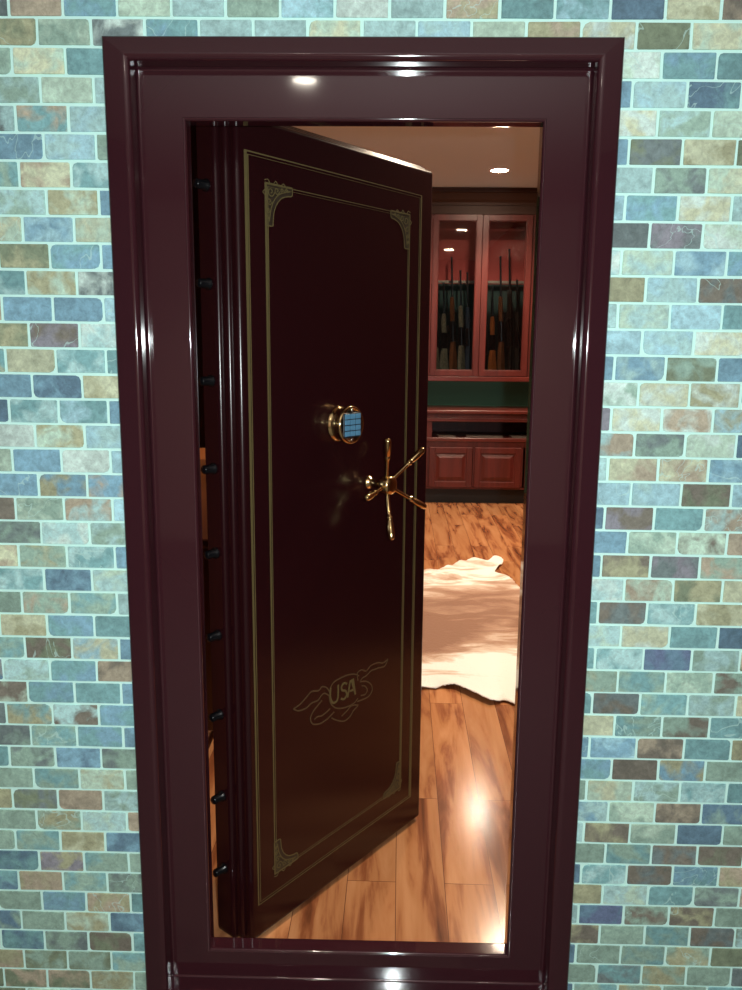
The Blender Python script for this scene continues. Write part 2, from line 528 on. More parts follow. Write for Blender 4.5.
def wall_box(x0, x1, y0, y1, z0, z1, mi):
    v = [bm.verts.new((x, y, z)) for x in (x0, x1) for y in (y0, y1) for z in (z0, z1)]
    for q in ((0, 1, 3, 2), (4, 6, 7, 5), (0, 4, 5, 1), (2, 3, 7, 6), (0, 2, 6, 4), (1, 5, 7, 3)):
        f = bm.faces.new([v[i] for i in q]); f.material_index = mi
for (x0, x1, z0, z1) in ((-2.7, HX0, 0, 3.2), (HX1, 2.7, 0, 3.2), (HX0, HX1, HZ1, 3.2)):
    wall_box(x0, x1, 0.0028, 0.05, z0, z1, 1)
    wall_box(x0, x1, 0.05, 0.075, z0, z1, 2)
bmesh.ops.recalc_face_normals(bm, faces=bm.faces[:])
me = bpy.data.meshes.new('wall_front')
bm.to_mesh(me); bm.free()
for m in (M_TILE, M_GROUT, M_DARKWALL):
    me.materials.append(m)
struct(link(bpy.data.objects.new('wall_front', me)))

# ------------------------------------------------------------------ room shells
VF = 0.06                         # vault room floor
VC = 1.515 + EYE                  # vault room ceiling
RX0, RX1, RY1 = -1.35, 1.56, 6.96
def shell(name, m, *b):
    mb = MB(); mb.box(*b)
    return struct(mb.build(name, m))
shell('floor', M_FLOOR, RX0, RX1, 0.075, RY1, VF - 0.06, VF)
shell('ceiling', M_CEIL, RX0, RX1, 0.075, RY1, VC, VC + 0.1)
shell('wall_back', M_GREENWALL, RX0 - .1, RX1 + .1, RY1, RY1 + 0.1, 0, VC + 0.1)
shell('wall_left', M_WALLWARM, RX0 - 0.1, RX0, 0.075, RY1, 0, VC + 0.1)
shell('wall_right', M_CHERRYDK, RX1, RX1 + 0.1, 0.075, RY1, 0, VC + 0.1)
# the room the photographer stands in
FC = 2.70
shell('floor', M_ROOMFLOOR, -2.7, 2.7, -4.8, 0.0, -0.06, 0.0)
shell('ceiling', M_ROOMCEIL, -2.7, 2.7, -4.8, 0.0, FC, FC + 0.1)
shell('wall_left', M_ROOMSIDE, -2.8, -2.7, -4.8, 0.0, 0, FC + 0.1)
shell('wall_right', M_ROOMSIDE, 2.7, 2.8, -4.8, 0.0, 0, FC + 0.1)
shell('wall_back', M_ROOMWALL, -2.8, 2.8, -4.9, -4.8, 0, FC + 0.1)

# ------------------------------------------------------------------ vault door frame
def arc(cx_, cy_, r, a0, a1, n=7):
    return [(cx_ + r * cos(radians(a0 + (a1 - a0) * i / n)), cy_ + r * sin(radians(a0 + (a1 - a0) * i / n))) for i in range(n + 1)]

def swept_frame(mb, loops):
    """loops: list of ((left,right,top,bottom), y); each of the four sides is a strip of its own so the mitres stay crisp"""
    def corners(l):
        (a, b_, t, bo), y = l
        return [Vector((a, y, bo)), Vector((b_, y, bo)), Vector((b_, y, t)), Vector((a, y, t))]
    cs = [corners(l) for l in loops]
    for s in range(4):
        e = (s + 1) % 4
        A = [mb.bm.verts.new(c[s]) for c in cs]
        B = [mb.bm.verts.new(c[e]) for c in cs]
        for i in range(len(cs) - 1):
            big = (cs[i][s] - cs[i + 1][s]).length > 0.006
            mb.face([A[i], B[i], B[i + 1], A[i + 1]], not big)

FO = (-0.5575, 0.4460, 0.5845 + EYE, 0.0)                  # flange outer edge: left, right, top, bottom
FI = (-0.5030, 0.3955, 0.5385 + EYE, -1.512 + EYE)       # flange inner edge / reveal
PO = (-0.4085, 0.3050, 0.4420 + EYE, -1.4360 + EYE)      # opening
def outset(R, d):
    return (R[0] - d, R[1] + d, R[2] + d, R[3] - d)
frame = empty('vault_door_frame', (-0.055, 0.03, 0))
tag(frame, 'glossy maroon steel door frame set into the slate tile wall', 'door frame')
F0 = Vector((-0.055, 0.03, 0))
# outer frame profile, from the wall at the outside round to the panel plane
loops = [(outset(FO, 0), 0.004), (outset(FO, 0), -0.006)]
for (o, y) in arc(-0.008, -0.006, 0.008, 0, -78):        # rounded outer arris
    loops.append((outset(FO, o), y))
R1 = 0.011
for (o, y) in arc(R1, -0.022 + R1, R1, -78, -180, 9):    # rounded inner bead
    loops.append((outset(FI, o), y))
R2 = 0.005
loops.append((outset(FI, 0), 0.030 - R2))
for (o, y) in arc(-R2, 0.030 - R2, R2, 0, 90, 6):        # fillet into the recessed panel
    loops.append((outset(FI, o), y))
mb = MB(); swept_frame(mb, loops)
bmesh.ops.translate(mb.bm, verts=mb.bm.verts[:], vec=-F0)
o = mb.build('outer_frame', M_PAINT, frame)
# inner panel ring
loops = [(outset(FI, -0.0045), 0.0302), (outset(PO, 0.006), 0.0302)]
for (oo_, y) in arc(0.006, 0.0362, 0.006, -90, -180, 6):
    loops.append((outset(PO, oo_), y))
loops += [(outset(PO, 0), 0.069)]
for (oo_, y) in arc(0.006, 0.069, 0.006, 180, 90, 4):
    loops.append((outset(PO, oo_), y))
loops += [((FI[0] - 0.011, FI[1] + 0.009, FI[2] + 0.009, 0.005), 0.075)]
mb = MB(); swept_frame(mb, loops)
bmesh.ops.translate(mb.bm, verts=mb.bm.verts[:], vec=-F0)
mb.build('inner_frame', M_PAINT, frame)

# ------------------------------------------------------------------ vault door (local x along the face from hinge side to far edge, y into the door)
ANG = radians(52.5)
door = empty('vault_door', (0.1195, 0.7516, -1.53 + EYE), ANG)
tag(door, 'dark maroon steel vault door with gold pinstripes swung open into the room', 'vault door')
UL, UR, HT = -0.742, 0.015, 2.027
def slab_layer(mb, x0, x1, z0, z1, y0, y1, rad, cr_=0.02):
    """rounded-front plate: rounded rectangle loops"""
    def loop(ins, y):
        pts = []
        r = max(cr_ - ins, 0.002)
        for (cx_, cz_, a0) in ((x1 - ins - r, z0 + ins + r, -90), (x1 - ins - r, z1 - ins - r, 0), (x0 + ins + r, z1 - ins - r, 90), (x0 + ins + r, z0 + ins + r, 180)):
            for k in range(5):
                a = radians(a0 + 90 * k / 4)
                pts.append((cx_ + r * cos(a), y, cz_ + r * sin(a)))
        return [mb.bm.verts.new(p) for p in pts]
    rings = [loop(0, y1)]
    for k in range(7):
        a = radians(90 * k / 6)
        rings.append(loop(rad * (1 - cos(a)), y0 + rad - rad * sin(a)))
    for A, B in zip(rings[:-1], rings[1:]):
        n = len(A)
        for i in range(n):
            mb.face([A[i], A[(i + 1) % n], B[(i + 1) % n], B[i]], A is not rings[0])
    f = mb.face(rings[-1]); 
    mb.face(rings[0][::-1])
mb = MB()
slab_layer(mb, UL, UR, 0, HT, 0.0, 0.026, 0.012, 0.012)
slab_layer(mb, UL - 0.011, UR + 0.011, -0.002, HT + 0.011, 0.0235, 0.048, 0.010)
slab_layer(mb, UL - 0.022, UR + 0.022, -0.004, HT + 0.022, 0.0455, 0.104, 0.010)
mb.build('door_slab', M_DOOR, door)
mb = MB()
mb.box(UL + 0.10, UR - 0.06, 0.1035, 0.155, 0.05, HT - 0.05, 0.006)
mb.build('inside_cover', M_DOOR, door)

def rect_pts(x0, x1, z0, z1):
    return [(x0, z0), (x1, z0), (x1, z1), (x0, z1)]
B0 = 0.0
mb = MB()
mb.ribbon(rect_pts(-0.7155, -0.045, 0.098, 1.951), 0.0042, 0.0001, 0.0006, closed=True)
mb.ribbon(rect_pts(-0.7085, -0.052, 0.105, 1.944), 0.0016, 0.0001, 0.0006, closed=True)
mb.build('outer_pinstripe', M_GOLDLINE, door)
mb = MB()
mb.ribbon(rect_pts(-0.655, -0.100, 0.157, 1.891), 0.0034, 0.0001, 0.0006, closed=True)
mb.ribbon(rect_pts(-0.649, -0.106, 0.163, 1.885), 0.0014, 0.0001, 0.0006, closed=True)
mb.build('inner_pinstripe', M_GOLDLINE, door)
# corner filigree: scrolls within a quarter-round bracket
def filigree(cx_, cz_, sx_, sz_, s=0.088):
    mb = MB()
    T = lambda p: (cx_ + sx_ * p[0] * s, cz_ + sz_ * p[1] * s)
    def rib(pts, w=0.0026, sm=True):
        q = smooth_pts(pts, 5) if sm else pts
        mb.ribbon([T(p) for p in q], w, -0.0004, 0.0006)
    rib([(0.0, 0.0), (1.0, 0.0)], sm=False); rib([(0.0, 0.0), (0.0, 1.05)], sm=False)
    rib([(1.0, 0.0), (0.98, 0.2), (0.8, 0.24), (0.58, 0.32), (0.4, 0.5), (0.3, 0.72), (0.27, 0.95), (0.24, 1.05), (0.0, 1.05)])
    rib([(0.92, 0.1), (0.72, 0.15), (0.48, 0.24), (0.3, 0.42), (0.19, 0.66), (0.13, 0.95)])
    for (a, b_, r) in ((0.2, 0.2, 0.13), (0.42, 0.15, 0.10), (0.14, 0.44, 0.10), (0.62, 0.11, 0.075), (0.1, 0.66, 0.075), (0.78, 0.08, 0.05), (0.08, 0.84, 0.05)):
        sp = [(a + r * (1 - k / 16) * cos(k * 0.62), b_ + r * (1 - k / 16) * sin(k * 0.62)) for k in range(14)]
        rib(sp, 0.0024, False)
    # leaf tips that break the outer line
    rib([(-0.02, -0.06), (0.1, -0.09), (0.16, 0.0)], 0.002); rib([(0.3, 0.0), (0.38, -0.08), (0.46, 0.0)], 0.002)
    rib([(0.0, 0.16), (-0.08, 0.24), (0.0, 0.32)], 0.002); rib([(0.58, 0.0), (0.66, -0.06), (0.74, 0.0)], 0.002)
    fill = smooth_pts([(1.0, 0.0), (0.98, 0.2), (0.8, 0.24), (0.58, 0.32), (0.4, 0.5), (0.3, 0.72), (0.27, 0.95), (0.24, 1.05), (0.0, 1.05)], 4) + [(0.0, 0.0)]
    n0 = len(mb.bm.faces)
    mb.prism([T(p) for p in fill], -0.0003, 0.0002, 'y')
    mb.bm.faces.ensure_lookup_table()
    for f in mb.bm.faces[n0:]:
        f.material_index = 1
    o = mb.build('corner_filigree', M_GOLDLINE, door, mats=[M_GOLDLINE, M_GOLDFILL])
    return o
filigree(-0.657, 1.893, 1, -1); filigree(-0.100, 1.893, -1, -1)
filigree(-0.657, 0.155, 1, 1); filigree(-0.100, 0.155, -1, 1)

# emblem: letters inside a swirl of ribbon scrolls
EM = {
 'ringtop': [(-0.4378, 0.5972), (-0.4242, 0.6142), (-0.3954, 0.6184), (-0.36, 0.6174), (-0.3298, 0.6101), (-0.3101, 0.5987)],
 'ringbot': [(-0.4401, 0.5836), (-0.4333, 0.5587), (-0.4103, 0.5359), (-0.3714, 0.5236), (-0.3352, 0.5223), (-0.3144, 0.5317)],
 'lw1': [(-0.4356, 0.5885), (-0.4491, 0.609), (-0.4691, 0.619), (-0.4824, 0.6125), (-0.5106, 0.619), (-0.5341, 0.6085), (-0.5552, 0.599), (-0.5811, 0.5945)],
 'lw2': [(-0.5811, 0.5945), (-0.5605, 0.5824), (-0.5322, 0.5799), (-0.5108, 0.5863), (-0.4858, 0.5853), (-0.4714, 0.5945), (-0.4581, 0.5962), (-0.4401, 0.5836)],
 'ls': [(-0.4692, 0.5795), (-0.4891, 0.5691), (-0.5066, 0.5581), (-0.5154, 0.5432), (-0.5068, 0.525), (-0.4805, 0.5151), (-0.456, 0.5155), (-0.4356, 0.5208), (-0.4184, 0.5275)],
 'ls2': [(-0.5002, 0.5352), (-0.4871, 0.5383), (-0.4694, 0.5349), (-0.4492, 0.5387), (-0.4356, 0.5434)],
 'rib': [(-0.4299, 0.5138), (-0.4102, 0.5), (-0.3772, 0.4843), (-0.3508, 0.4878), (-0.3351, 0.5004), (-0.3142, 0.5097), (-0.3437, 0.5186), (-0.363, 0.5106), (-0.3868, 0.5028)],
 'rw1': [(-0.3149, 0.5853), (-0.3176, 0.6094), (-0.2979, 0.6131), (-0.2777, 0.6033), (-0.255, 0.6129), (-0.2227, 0.6113), (-0.1962, 0.603), (-0.1736, 0.6081)],
 'rw2': [(-0.1736, 0.6081), (-0.1893, 0.5905), (-0.2224, 0.5941), (-0.2548, 0.5959), (-0.2775, 0.5881), (-0.2951, 0.5871), (-0.305, 0.5787)],
 'rs': [(-0.305, 0.5787), (-0.2773, 0.5712), (-0.2542, 0.5533), (-0.2487, 0.5327), (-0.2665, 0.52), (-0.2969, 0.5204), (-0.3168, 0.5224)],
 'rs2': [(-0.2974, 0.5644), (-0.2822, 0.5576), (-0.2719, 0.5423), (-0.2819, 0.5322), (-0.302, 0.5357)],
}
mb = MB()
for k, v in EM.items():
    mb.ribbon(smooth_pts(v, 5), 0.0038, 0.0001, 0.0006)
emblem = mb.build('emblem', M_GOLDDIM, door)
mb = MB()
for v, smf in (([(-0.4333, 0.6037), (-0.4350, 0.578), (-0.4264, 0.5587), (-0.4133, 0.5545), (-0.403, 0.5636), (-0.4015, 0.602)], True),
               ([(-0.3634, 0.5919), (-0.3761, 0.5985), (-0.3874, 0.5915), (-0.3847, 0.5801), (-0.3701, 0.5732), (-0.3646, 0.5598), (-0.3755, 0.5507), (-0.3897, 0.5567)], True),
               ([(-0.3606, 0.5500), (-0.3495, 0.5962), (-0.3404, 0.5965), (-0.3264, 0.5475)], False),
               ([(-0.3560, 0.5669), (-0.3327, 0.5645)], False)):
    mb.ribbon(smooth_pts(v, 5) if smf else v, 0.0062, 0.0001, 0.0008)
mb.build('lettering', M_GOLDLINE, emblem)

# fixed locking bolts along the hinge side
for zb_ in (0.349, 0.137, -0.081, -0.286, -0.491, -0.698, -0.906, -1.128, -1.332):
    mb = MB()
    Mx = Matrix.Translation((UL - 0.020, 0.076, zb_ + 1.53)) @ Matrix.Rotation(-pi / 2, 4, 'Y')
    mb.lathe([(0.0140, 0), (0.0140, 0.005), (0.0105, 0.007), (0.0105, 0.030), (0.0088, 0.033), (0.003, 0.034)], 20, Mx)
    mb.build('locking_bolt', M_BLACKSTEEL, door)

# five spoke handle
HU, HZ = -0.272, -0.372 + 1.53
Mh = Matrix.Translation((HU, 0, HZ)) @ Matrix.Rotation(pi / 2, 4, 'X')      # local z points out of the face
mb = MB()
mb.lathe([(0.019, 0.0), (0.019, 0.003), (0.016, 0.007), (0.0125, 0.010), (0.0115, 0.018), (0.0115, 0.044), (0.016, 0.047), (0.024, 0.052),
          (0.026, 0.058), (0.026, 0.076), (0.023, 0.082), (0.015, 0.085), (0.006, 0.086)], 28, Mh)
handle = mb.build('wheel_handle', M_BRASS, door)
for k in range(5):
    a = radians(112.6 - 72 * k)
    d_ = Vector((cos(a), sin(a), 0))
    Rr_ = 0.146
    p = lambda t: d_ * (0.020 + (Rr_ - 0.020) * t) + Vector((0, 0, 0.068 + 0.040 * t))
    mb = MB()
    ts = [0, .1, .45, .5, .52, .56, .575, .60, .64, .78, .92, .97, .995, 1.0]
    rs = [.0065, .0052, .0052, .0055, .0085, .0085, .006, .0072, .0085, .0098, .0092, .0075, .004, .001]
    mb.tube([Mh @ p(t) for t in ts], rs, 12)
    mb.build('spoke', M_BRASS, handle)

# round electronic keypad
KU, KZ = -0.401, -0.2 + 1.53
Mk = Matrix.Translation((KU, 0, KZ)) @ Matrix.Rotation(pi / 2, 4, 'X')
mb = MB()
mb.lathe([(0.047, 0.0), (0.047, 0.004), (0.044, 0.007), (0.041, 0.012), (0.041, 0.030), (0.045, 0.034), (0.0495, 0.037), (0.0500, 0.042),
          (0.0475, 0.0465), (0.0440, 0.0470), (0.0425, 0.0445), (0.010, 0.0440)], 40, Mk)
keypad = mb.build('keypad', M_BRASS, door)
mb = MB()
mb.box(-0.035, 0.035, -0.0325, 0.0325, 0.0435, 0.0475, 0.003, 3, Mk)
pad = mb.build('key_panel', M_DARKPAD, keypad)
for rr in range(4):
    for cc in range(3):
        mb = MB()
        x, y = (cc - 1) * 0.0215, (1.5 - rr) * 0.0148
        mb.box(x - 0.0096, x + 0.0096, y - 0.0064, y + 0.0064, 0.0470, 0.0492, 0.001, 2, Mk)
        mb.build('key', M_KEY, keypad)
for sg in (1, -1):
    mb = MB()
    mb.lathe([(0.0045, 0.0445), (0.0045, 0.0475), (0.002, 0.0485)], 12, Mk @ Matrix.Translation((0, sg * 0.0385, 0)))
    mb.build('screw', M_CHROME, keypad)

# ------------------------------------------------------------------ glass-fronted gun cabinet
GY = 6.57                        # front plane of its doors
GX0, GX1 = -0.55, 1.41
GB, GT = -0.300 + EYE, 1.275 + EYE     # bottom of cabinet, top of door opening
cab = empty('gun_cabinet', (0.45, GY, GB))
tag(cab, 'cherry wood wall cabinet with glass doors holding upright rifles', 'cabinet')
C0 = Vector((0.45, GY, GB))
def cbuild(mb, name, m, parent=cab, off=C0):
    bmesh.ops.translate(mb.bm, verts=mb.bm.verts[:], vec=-off)
    return mb.build(name, m, parent)
mb = MB()
IX0, IX1 = GX0 + 0.02, GX1
mb.box(GX0, GX0 + 0.02, GY + 0.022, RY1 - 0.004, GB, VC - 0.004)
mb.box(GX1, RX1 - 0.004, GY + 0.03, RY1 - 0.004, GB, VC - 0.004)          # right end panel and filler
mb.box(IX0, IX1, GY + 0.022, RY1 - 0.02, GB, GB + 0.03)                # cabinet floor
mb.box(IX0, IX1, GY + 0.022, RY1 - 0.02, GT + 0.02, GT + 0.045)        # cabinet top
cbuild(mb, 'carcass', M_CHERRY)
mb = MB()
mb.box(IX0, IX1, RY1 - 0.02, RY1 - 0.006, 0.645 + EYE, GT + 0.04)
cbuild(mb, 'red_back_panel', M_FELTRED)['label'] = 'red upper back panel'
mb = MB()
mb.box(IX0, IX1, RY1 - 0.02, RY1 - 0.006, GB + 0.03, 0.645 + EYE)
cbuild(mb, 'green_back_panel', M_FELTGRN)['label'] = 'dark green felt lower back panel'
mb = MB()
mb.box(GX0, RX1 - 0.004, GY + 0.02, GY + 0.05, GT + 0.005, GT + 0.13, 0.003)
cbuild(mb, 'frieze', M_FRIEZE)
mb = MB()
zc = VC - 0.003
mb.prism([(GY + 0.05, zc - 0.15), (GY + 0.008, zc - 0.15), (GY + 0.005, zc - 0.125), (GY - 0.02, zc - 0.10), (GY - 0.045, zc - 0.055), (GY - 0.05, zc - 0.045), (GY - 0.065, zc - 0.04), (GY - 0.065, zc), (GY + 0.05, zc)], GX0, RX1 - 0.004, 'x')
cbuild(mb, 'crown_moulding', M_FRIEZE)
mb = MB()
mb.box(GX0, RX1 - 0.004, GY - 0.012, GY + 0.0215, GB - 0.035, GB + 0.012, 0.006, 3)
cbuild(mb, 'bottom_rail', M_CHERRYH)
mb = MB()
mb.box(IX0, IX1, GY + 0.278, GY + 0.308, 0.645 + EYE, 0.672 + EYE, 0.004)
cbuild(mb, 'barrel_rest', M_REST)
DW = 0.484
for k, xr in enumerate((0.430, 0.918, 1.406, -0.058)):
    x1 = xr; x0 = xr - DW
    st = 0.055
    z0, z1 = GB + 0.018, GT
    mb = MB()
    for bx in ((x0, x0 + st, z0, z1), (x1 - st, x1, z0, z1), (x0 + st, x1 - st, z0, z0 + st), (x0 + st, x1 - st, z1 - st, z1)):
        mb.box(bx[0], bx[1], GY, GY + 0.02, bx[2], bx[3], 0.002)
    # moulded inner edge
    for bx in ((x0 + st, x0 + st + .008, z0 + st, z1 - st), (x1 - st - .008, x1 - st, z0 + st, z1 - st), (x0 + st, x1 - st, z0 + st, z0 + st + .008), (x0 + st, x1 - st, z1 - st - .008, z1 - st)):
        mb.box(bx[0], bx[1], GY + 0.005, GY + 0.02, bx[2], bx[3], 0.003)
    d_ = cbuild(mb, 'door', M_CHERRY)
    mb = MB()
    mb.box(x0 + st, x1 - st, GY + 0.011, GY + 0.014, z0 + st, z1 - st)
    bmesh.ops.translate(mb.bm, verts=mb.bm.verts[:], vec=-C0)
    mb.build('glass_pane', M_GLASS, d_)

# ------------------------------------------------------------------ base cabinet and worktop
BY = 6.30
BX0, BX1 = -0.50, RX1 - 0.006
BT = -0.640 + EYE
base = empty('base_cabinet', (0.5, BY, VF))
B0v = Vector((0.5, BY, VF))
tag(base, 'cherry wood base cabinet with open shelf slot and raised panel doors', 'cabinet')
def bbuild(mb, name, m, parent=base):
    bmesh.ops.translate(mb.bm, verts=mb.bm.verts[:], vec=-B0v)
    return mb.build(name, m, parent)
SZ0, SZ1 = -0.880 + EYE, -0.712 + EYE       # open slot
DZ0, DZ1 = -1.372 + EYE, -0.972 + EYE       # doors
mb = MB()
yf = BY + 0.022
mb.box(BX0, BX0 + 0.03, yf, RY1 - 0.004, VF + 0.15, BT)
mb.box(BX1 - 0.03, BX1, yf, RY1 - 0.004, VF + 0.15, BT)
mb.box(BX0 + .03, BX1 - .03, RY1 - 0.03, RY1 - 0.004, VF + 0.15, BT)
mb.box(BX0 + .03, BX1 - .03, yf, RY1 - 0.03, SZ0 - 0.03, SZ0)           # slot floor
mb.box(BX0 + .03, BX1 - .03, yf, RY1 - 0.03, VF + 0.15, VF + 0.18)
# face frame
mb.box(BX0, BX1, BY + 0.002, yf, SZ1, BT - 0.002, 0.003)
mb.box(BX0, BX1, BY + 0.002, yf, DZ1 - 0.01, SZ0, 0.003)
mb.box(BX0, BX1, BY + 0.002, yf, VF + 0.148, DZ0 + 0.01, 0.003)
mb.box(0.400, 0.452, BY + 0.002, yf, SZ0, SZ1, 0.003)
for xs in (-0.5, -0.045, 0.405, 0.865, 1.335):
    mb.box(xs - 0.0, xs + 0.045, BY + 0.002, yf, DZ0, DZ1)
mb.box(1.36, BX1, BY + 0.002, yf, DZ0, DZ1)
bbuild(mb, 'carcass', M_CHERRY)
mb = MB()
mb.box(BX0, BX1, BY - 0.012, BY + 0.003, SZ1 - 0.006, SZ1 + 0.030, 0.006, 3)
mb.box(BX0, BX1, BY - 0.012, BY + 0.003, SZ0 - 0.036, SZ0 + 0.002, 0.006, 3)
bbuild(mb, 'slot_moulding', M_CHERRYH)
mb = MB()
mb.box(BX0 + 0.02, BX1, BY + 0.06, RY1 - 0.05, VF, VF + 0.149)
bbuild(mb, 'toe_kick', M_TOE)
for x0, x1 in ((-0.03, 0.405), (0.430, 0.858), (0.880, 1.338), (-0.485, -0.05)):
    mb = MB()
    st = 0.058
    for bx in ((x0, x0 + st, DZ0, DZ1), (x1 - st, x1, DZ0, DZ1), (x0 + st, x1 - st, DZ0, DZ0 + st), (x0 + st, x1 - st, DZ1 - st, DZ1)):
        mb.box(bx[0], bx[1], BY - 0.018, BY + 0.0015, bx[2], bx[3], 0.004, 2)
    mb.box(x0 + st - .004, x1 - st + .004, BY - 0.006, BY + 0.001, DZ0 + st - .004, DZ1 - st + .004)
    d_ = bbuild(mb, 'door', M_CHERRY)
    mb = MB()
    a, b2, c_, e_ = x0 + st + 0.012, x1 - st - 0.012, DZ0 + st + 0.012, DZ1 - st - 0.012
    V1 = [mb.bm.verts.new(p) for p in ((a, BY - 0.0055, c_), (b2, BY - 0.0055, c_), (b2, BY - 0.0055, e_), (a, BY - 0.0055, e_))]
    i_ = 0.034
    V2 = [mb.bm.verts.new(p) for p in ((a + i_, BY - 0.017, c_ + i_), (b2 - i_, BY - 0.017, c_ + i_), (b2 - i_, BY - 0.017, e_ - i_), (a + i_, BY - 0.017, e_ - i_))]
    for q in range(4):
        mb.face([V1[q], V1[(q + 1) % 4], V2[(q + 1) % 4], V2[q]])
    mb.face(V2); mb.face(V1[::-1])
    bmesh.ops.translate(mb.bm, verts=mb.bm.verts[:], vec=-B0v)
    mb.build('raised_panel', M_CHERRY, d_)
mb = MB()
mb.box(BX0 - 0.01, BX1, BY - 0.03, RY1 - 0.004, BT + 0.0005, BT + 0.035, 0.008, 3)
tag(mb.build('worktop', M_CHERRYH), 'cherry wood worktop along the base cabinet under the green wall', 'worktop')

# pale flat items lying in the slot
for i, (x, L, ry, nm) in enumerate(((0.60, 0.17, 4, 'pale papers lying at the left in the open shelf slot'), (0.985, 0.36, -5, 'long pale papers lying in the middle of the open shelf slot'),
                                    (1.33, 0.16, 3, 'pale papers lying at the right end of the open shelf slot'))):
    mb = MB()
    for q in range(2):
        mb.box(-L / 2 + q * .004, L / 2 + q * .003, -0.09, 0.09, q * 0.006, q * 0.006 + 0.0055, 0.0008, 1, Matrix.Rotation(radians(q * 2), 4, 'Z'))
    o = mb.build('paper_stack', M_PAPER)
    o.location = (x, BY + 0.14, SZ0 + 0.0005); o.rotation_euler = (0, 0, radians(ry))
    tag(o, nm, 'papers', 'papers in the open shelf slot')

# ------------------------------------------------------------------ rifles
def rifle(x, y, length, stock_m, kind, rz, label, scope=True, lean=3.0):
    t = empty('rifle', (x, y, GB + 0.031), radians(rz))
    t.rotation_euler = (radians(-lean), 0, radians(rz))
    s = length
    P = lambda pts: [(a, b * s) for a, b in pts]
    mb = MB()                                     # butt stock, seen side-on in the local xz plane
    if kind == 'bolt':
        mb.prism(P([(-0.062, 0.0), (0.052, 0.012), (0.046, 0.12), (0.022, 0.215), (0.020, 0.27), (0.022, 0.285), (-0.016, 0.285), (-0.030, 0.265), (-0.040, 0.235), (-0.036, 0.19), (-0.055, 0.10)]), -0.020, 0.020, 'y')
    else:
        mb.prism(P([(-0.060, 0.0), (0.030, 0.004), (0.034, 0.16), (0.020, 0.18), (0.018, 0.23), (-0.012, 0.23), (-0.014, 0.17), (-0.050, 0.10)]), -0.016, 0.016, 'y')
        mb.prism(P([(-0.030, 0.255), (-0.078, 0.20), (-0.092, 0.225), (-0.034, 0.295)]), -0.014, 0.014, 'y')
    bmesh.ops.bevel(mb.bm, geom=mb.bm.edges[:], offset=0.006, segments=2, affect='EDGES')
    mb.build('stock', stock_m, t)
    mb = MB()
    mb.box(-0.030, 0.030, -0.022, 0.022, 0.280 * s if kind == 'bolt' else 0.228 * s, 0.455 * s, 0.006)
    mb.tube([(-0.020, 0, 0.295 * s), (-0.043, 0, 0.305 * s), (-0.046, 0, 0.34 * s), (-0.018, 0, 0.36 * s)], 0.0035, 8)     # trigger guard
    mb.tube([(0.012, 0.012, 0.33 * s), (0.000, 0.030, 0.325 * s), (-0.014, 0.034, 0.320 * s)], [0.004, 0.004, 0.008], 8)      # bolt handle
    mb.build('receiver', M_STEEL, t)
    mb = MB()
    if kind == 'bolt':
        mb.prism(P([(-0.018, 0.44), (0.020, 0.44), (0.018, 0.60), (0.010, 0.665), (-0.010, 0.66), (-0.018, 0.58)]), -0.018, 0.018, 'y')
    else:
        mb.prism(P([(-0.024, 0.46), (0.028, 0.46), (0.026, 0.68), (-0.022, 0.68)]), -0.020, 0.020, 'y')
    bmesh.ops.bevel(mb.bm, geom=mb.bm.edges[:], offset=0.005, segments=2, affect='EDGES')
    mb.build('fore_end', stock_m, t)
    mb = MB()
    mb.tube([(0.010, 0, 0.45 * s), (0.010, 0, 0.60 * s), (0.010, 0, 0.985 * s), (0.010, 0, 0.99 * s), (0.010, 0, s)], [0.012, 0.0105, 0.0090, 0.0115, 0.0115], 12)
    mb.box(0.006, 0.030, -0.003, 0.003, 0.955 * s, 0.975 * s, 0.001, 1)
    mb.build('barrel', M_STEEL, t)
    if kind != 'bolt':
        mb = MB()
        mb.prism(P([(-0.012, 0.33), (-0.085, 0.375), (-0.128, 0.43), (-0.108, 0.462), (-0.060, 0.425), (-0.012, 0.40)]), -0.011, 0.011, 'y')
        mb.build('magazine', M_POLY, t)
    if scope:
        mb = MB()
        mb.tube([(0.050, 0, 0.235 * s), (0.050, 0, 0.275 * s), (0.050, 0, 0.30 * s), (0.050, 0, 0.45 * s), (0.050, 0, 0.485 * s), (0.050, 0, 0.535 * s)], [0.019, 0.019, 0.013, 0.013, 0.022, 0.022], 16)
        for q in (0.32, 0.42):
            mb.box(0.022, 0.066, -0.014, 0.014, q * s, (q + 0.018) * s, 0.002, 1)
        mb.tube([(0.050, 0, 0.375 * s), (0.050, 0.028, 0.375 * s)], 0.010, 10)
        mb.build('scope', M_POLY, t)
    tag(t, label, 'rifle', 'rifles standing in the glass cabinet')
    return t
RY = 6.775
rifle(0.512, RY, 0.96, M_STOCK_GR, 'bolt', 62, 'olive-grey stocked rifle, leftmost behind the left glass door', False)
rifle(0.597, RY, 0.92, M_STOCK_GR, 'bolt', 50, 'mottled olive rifle, second from left behind the left glass door')
rifle(0.688, RY - .01, 1.17, M_STOCK_BR, 'bolt', 60, 'tallest rifle behind the left glass door, brown stock')
rifle(0.775, RY, 1.04, M_STOCK_GR, 'bolt', 60, 'scoped olive rifle, second from right behind the left glass door')
rifle(0.848, RY, 1.02, M_STOCK_BL, 'bolt', 66, 'blue-grey rifle at the right edge of the left glass door', False)
rifle(1.010, RY, 0.85, M_POLY, 'carbine', 62, 'short black carbine, leftmost behind the right glass door', False)
rifle(1.092, RY, 0.88, M_STOCK_OR, 'bolt', 50, 'rifle with bright orange wood stock behind the right glass door', False)
rifle(1.180, RY - .01, 1.18, M_STOCK_BR, 'bolt', 60, 'brown stocked rifle at the middle of the right glass door')
